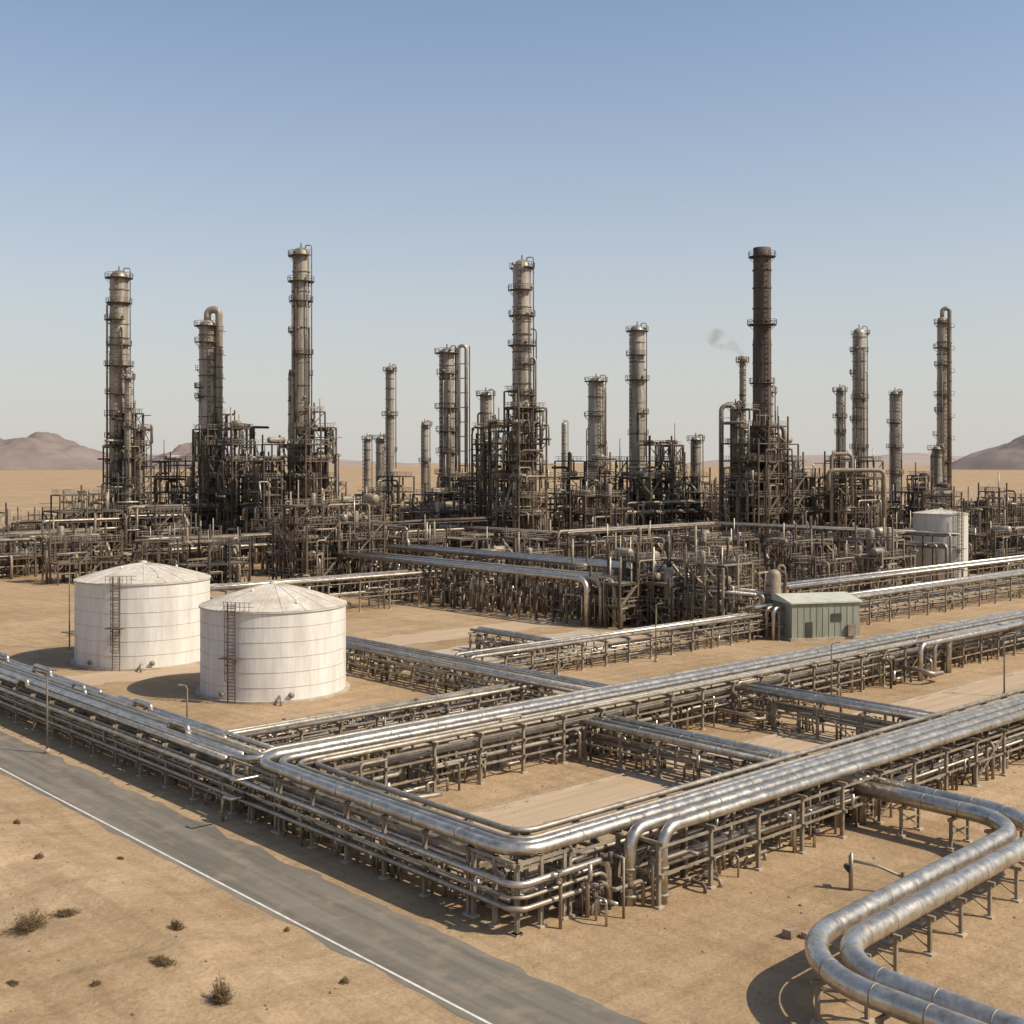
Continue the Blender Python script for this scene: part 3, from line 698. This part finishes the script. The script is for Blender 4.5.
# ------------------------------------------------------------------ lamps, bushes, rocks
def lamp(x,y,h,dirx,arm=1.3):
    mb=MB('street_lamp'); c=Vector((x,y,0))
    tube(mb,[c,c+Z*.4],.22,8,'concrete')
    tube(mb,[c+Z*.3,c+Z*(h*.8),c+Z*h,c+Vector((dirx*arm*.4,0,h+.25)),c+Vector((dirx*arm,0,h+.35))],[.1,.08,.065,.055,.05],8,'post')
    p=c+Vector((dirx*arm,0,h+.32)); q=p+Vector((dirx*.5,0,.04)); beam(mb,p,q,.26,.12,'galv')
    mb.done()
lamp(-39.9,103,6.8,1,.35); lamp(-59,160,12,1,.4); lamp(-29.5,109,4.4,-1,.3); lamp(52.5,128,6.5,1); lamp(33,124,6,1,.4); lamp(18,150,7,1,.4); lamp(75,170,8,-1)
def bush(x,y,r,h,seed,n=190):
    rg=random.Random(seed); mb=MB('dry_bush'); z0=gh(x,y); c=Vector((x,y,z0-.03))
    for _ in range(n):
        a=rg.uniform(0,6.28); e=rg.uniform(.1,1.45); l=rg.uniform(.4,1)*(1+.35*math.sin(a*2+seed))
        tip=c+Vector((math.cos(a)*math.cos(e)*r*l,math.sin(a)*math.cos(e)*r*l,math.sin(e)*h*l))
        b=c+Vector((rg.uniform(-.3,.3)*r,rg.uniform(-.3,.3)*r,0)); mid=b.lerp(tip,.55)+Vector((rg.uniform(-.1,.1),rg.uniform(-.1,.1),rg.uniform(0,.12)))*r
        tube(mb,[b,mid,tip],[.018,.012,.004],3,'twig')
        for _k in range(4):
            s=mid.lerp(tip,rg.random()); q=s+Vector((rg.uniform(-1,1),rg.uniform(-1,1),rg.uniform(-.3,1)))*r*.2
            tube(mb,[s,q],[.011,.004],3,'twig')
    mb.done()
for k,(x,y,r,h) in enumerate([(-25.1,62.3,1.35,1.1),(-23.9,64.3,.7,.35),(-17.3,62,.5,.5),(-16.8,57.6,.85,.25),(-13.1,54.2,.85,1.15),(-28.9,73.3,.4,.3),(-8,57.3,.3,.3),(-19.1,55,.25,.2),(-24.4,74.7,.25,.2),(-23.1,55.5,.35,.2),(-33,80,.4,.3),(-12,64,.25,.2)]):
    bush(x,y,r,h,k)
rg=random.Random(77)
mb=MB('scattered_stones')
def stone(c,r):
    vs=[];fs=[];n=7
    for i,(rr,z) in enumerate([(.9,-.2),(1,.25),(.6,.7)]):
        for j in range(n):
            a=6.283*j/n; k=rg.uniform(.75,1.2); vs.append(c+Vector((math.cos(a)*rr*r*k,math.sin(a)*rr*r*k,z*r)))
    for i in range(2):
        for j in range(n): fs.append((i*n+j,i*n+(j+1)%n,(i+1)*n+(j+1)%n,(i+1)*n+j))
    fs.append(tuple(range(2*n,3*n))); mb.add(vs,fs,'rock')
for _ in range(420):
    a=rg.uniform(-40,-9.5); b=rg.uniform(-25,40); p=P(a,b); p.z=gh(p.x,p.y); stone(p,abs(rg.gauss(.03,.04))+.02)
for _ in range(360):
    a=rg.uniform(5,60); b=rg.uniform(-25,22); stone(P(a,b),abs(rg.gauss(.03,.04))+.02)
mb.done()
mb=MB('broken_block')
for dx,dy,s in [(0,0,.45),(.8,-.1,.3),(1.4,.2,.22)]:
    p=Vector((14.7+dx,63.2+dy,0)); beam(mb,p,p+Z*s,s*1.8,s*1.2,'rock')
mb.done()

# ------------------------------------------------------------------ light, sky, camera
EL=math.radians(46); AZ=math.radians(108)
sd=Vector((math.sin(AZ)*math.cos(EL),math.cos(AZ)*math.cos(EL),math.sin(EL)))
sl=bpy.data.lights.new('sun','SUN'); sl.energy=5.0; sl.angle=math.radians(.5); sl.color=(1,.91,.76)
so=bpy.data.objects.new('sun',sl); so.rotation_euler=(-sd).to_track_quat('-Z','Y').to_euler(); so.location=(60,-20,80); scene.collection.objects.link(so)
w=bpy.data.worlds.new('World'); scene.world=w; w.use_nodes=True; nt=w.node_tree; N=nt.nodes; L=nt.links
bg=N['Background']; sk=N.new('ShaderNodeTexSky'); sk.sky_type='NISHITA'; sk.sun_disc=False
sk.sun_elevation=EL; sk.sun_rotation=AZ; sk.altitude=300; sk.air_density=1.0; sk.dust_density=1.2; sk.ozone_density=1.4
tc=N.new('ShaderNodeTexCoord'); sx_=N.new('ShaderNodeSeparateXYZ'); L.new(tc.outputs['Generated'],sx_.inputs[0])
rp=N.new('ShaderNodeValToRGB'); L.new(sx_.outputs[2],rp.inputs[0]); e=rp.color_ramp.elements
rp.color_ramp.interpolation='B_SPLINE'
e[0].position=0.0; e[0].color=(.95,)*3+(1,); e[1].position=.75; e[1].color=(.0,)*3+(1,)
for p_,v_ in ((.06,.82),(.16,.50),(.28,.20),(.42,.03)):
    x=e.new(p_); x.color=(v_,v_,v_,1)
mx=N.new('ShaderNodeMix'); mx.data_type='RGBA'; L.new(rp.outputs[0],mx.inputs[0]); L.new(sk.outputs[0],mx.inputs[6]); mx.inputs[7].default_value=(4.35,4.22,4.0,1)
L.new(mx.outputs[2],bg.inputs[0]); bg.inputs[1].default_value=.142
cd=bpy.data.cameras.new('camera'); cam=bpy.data.objects.new('camera',cd); scene.collection.objects.link(cam)
cam.location=(0,0,25); cam.rotation_euler=(math.radians(90),0,0); cd.lens=42.19; cd.sensor_width=36; cd.shift_y=-50/1024; cd.clip_start=.5; cd.clip_end=60000
scene.camera=cam
scene.view_settings.view_transform='Standard'; scene.view_settings.look='None'; scene.view_settings.exposure=0
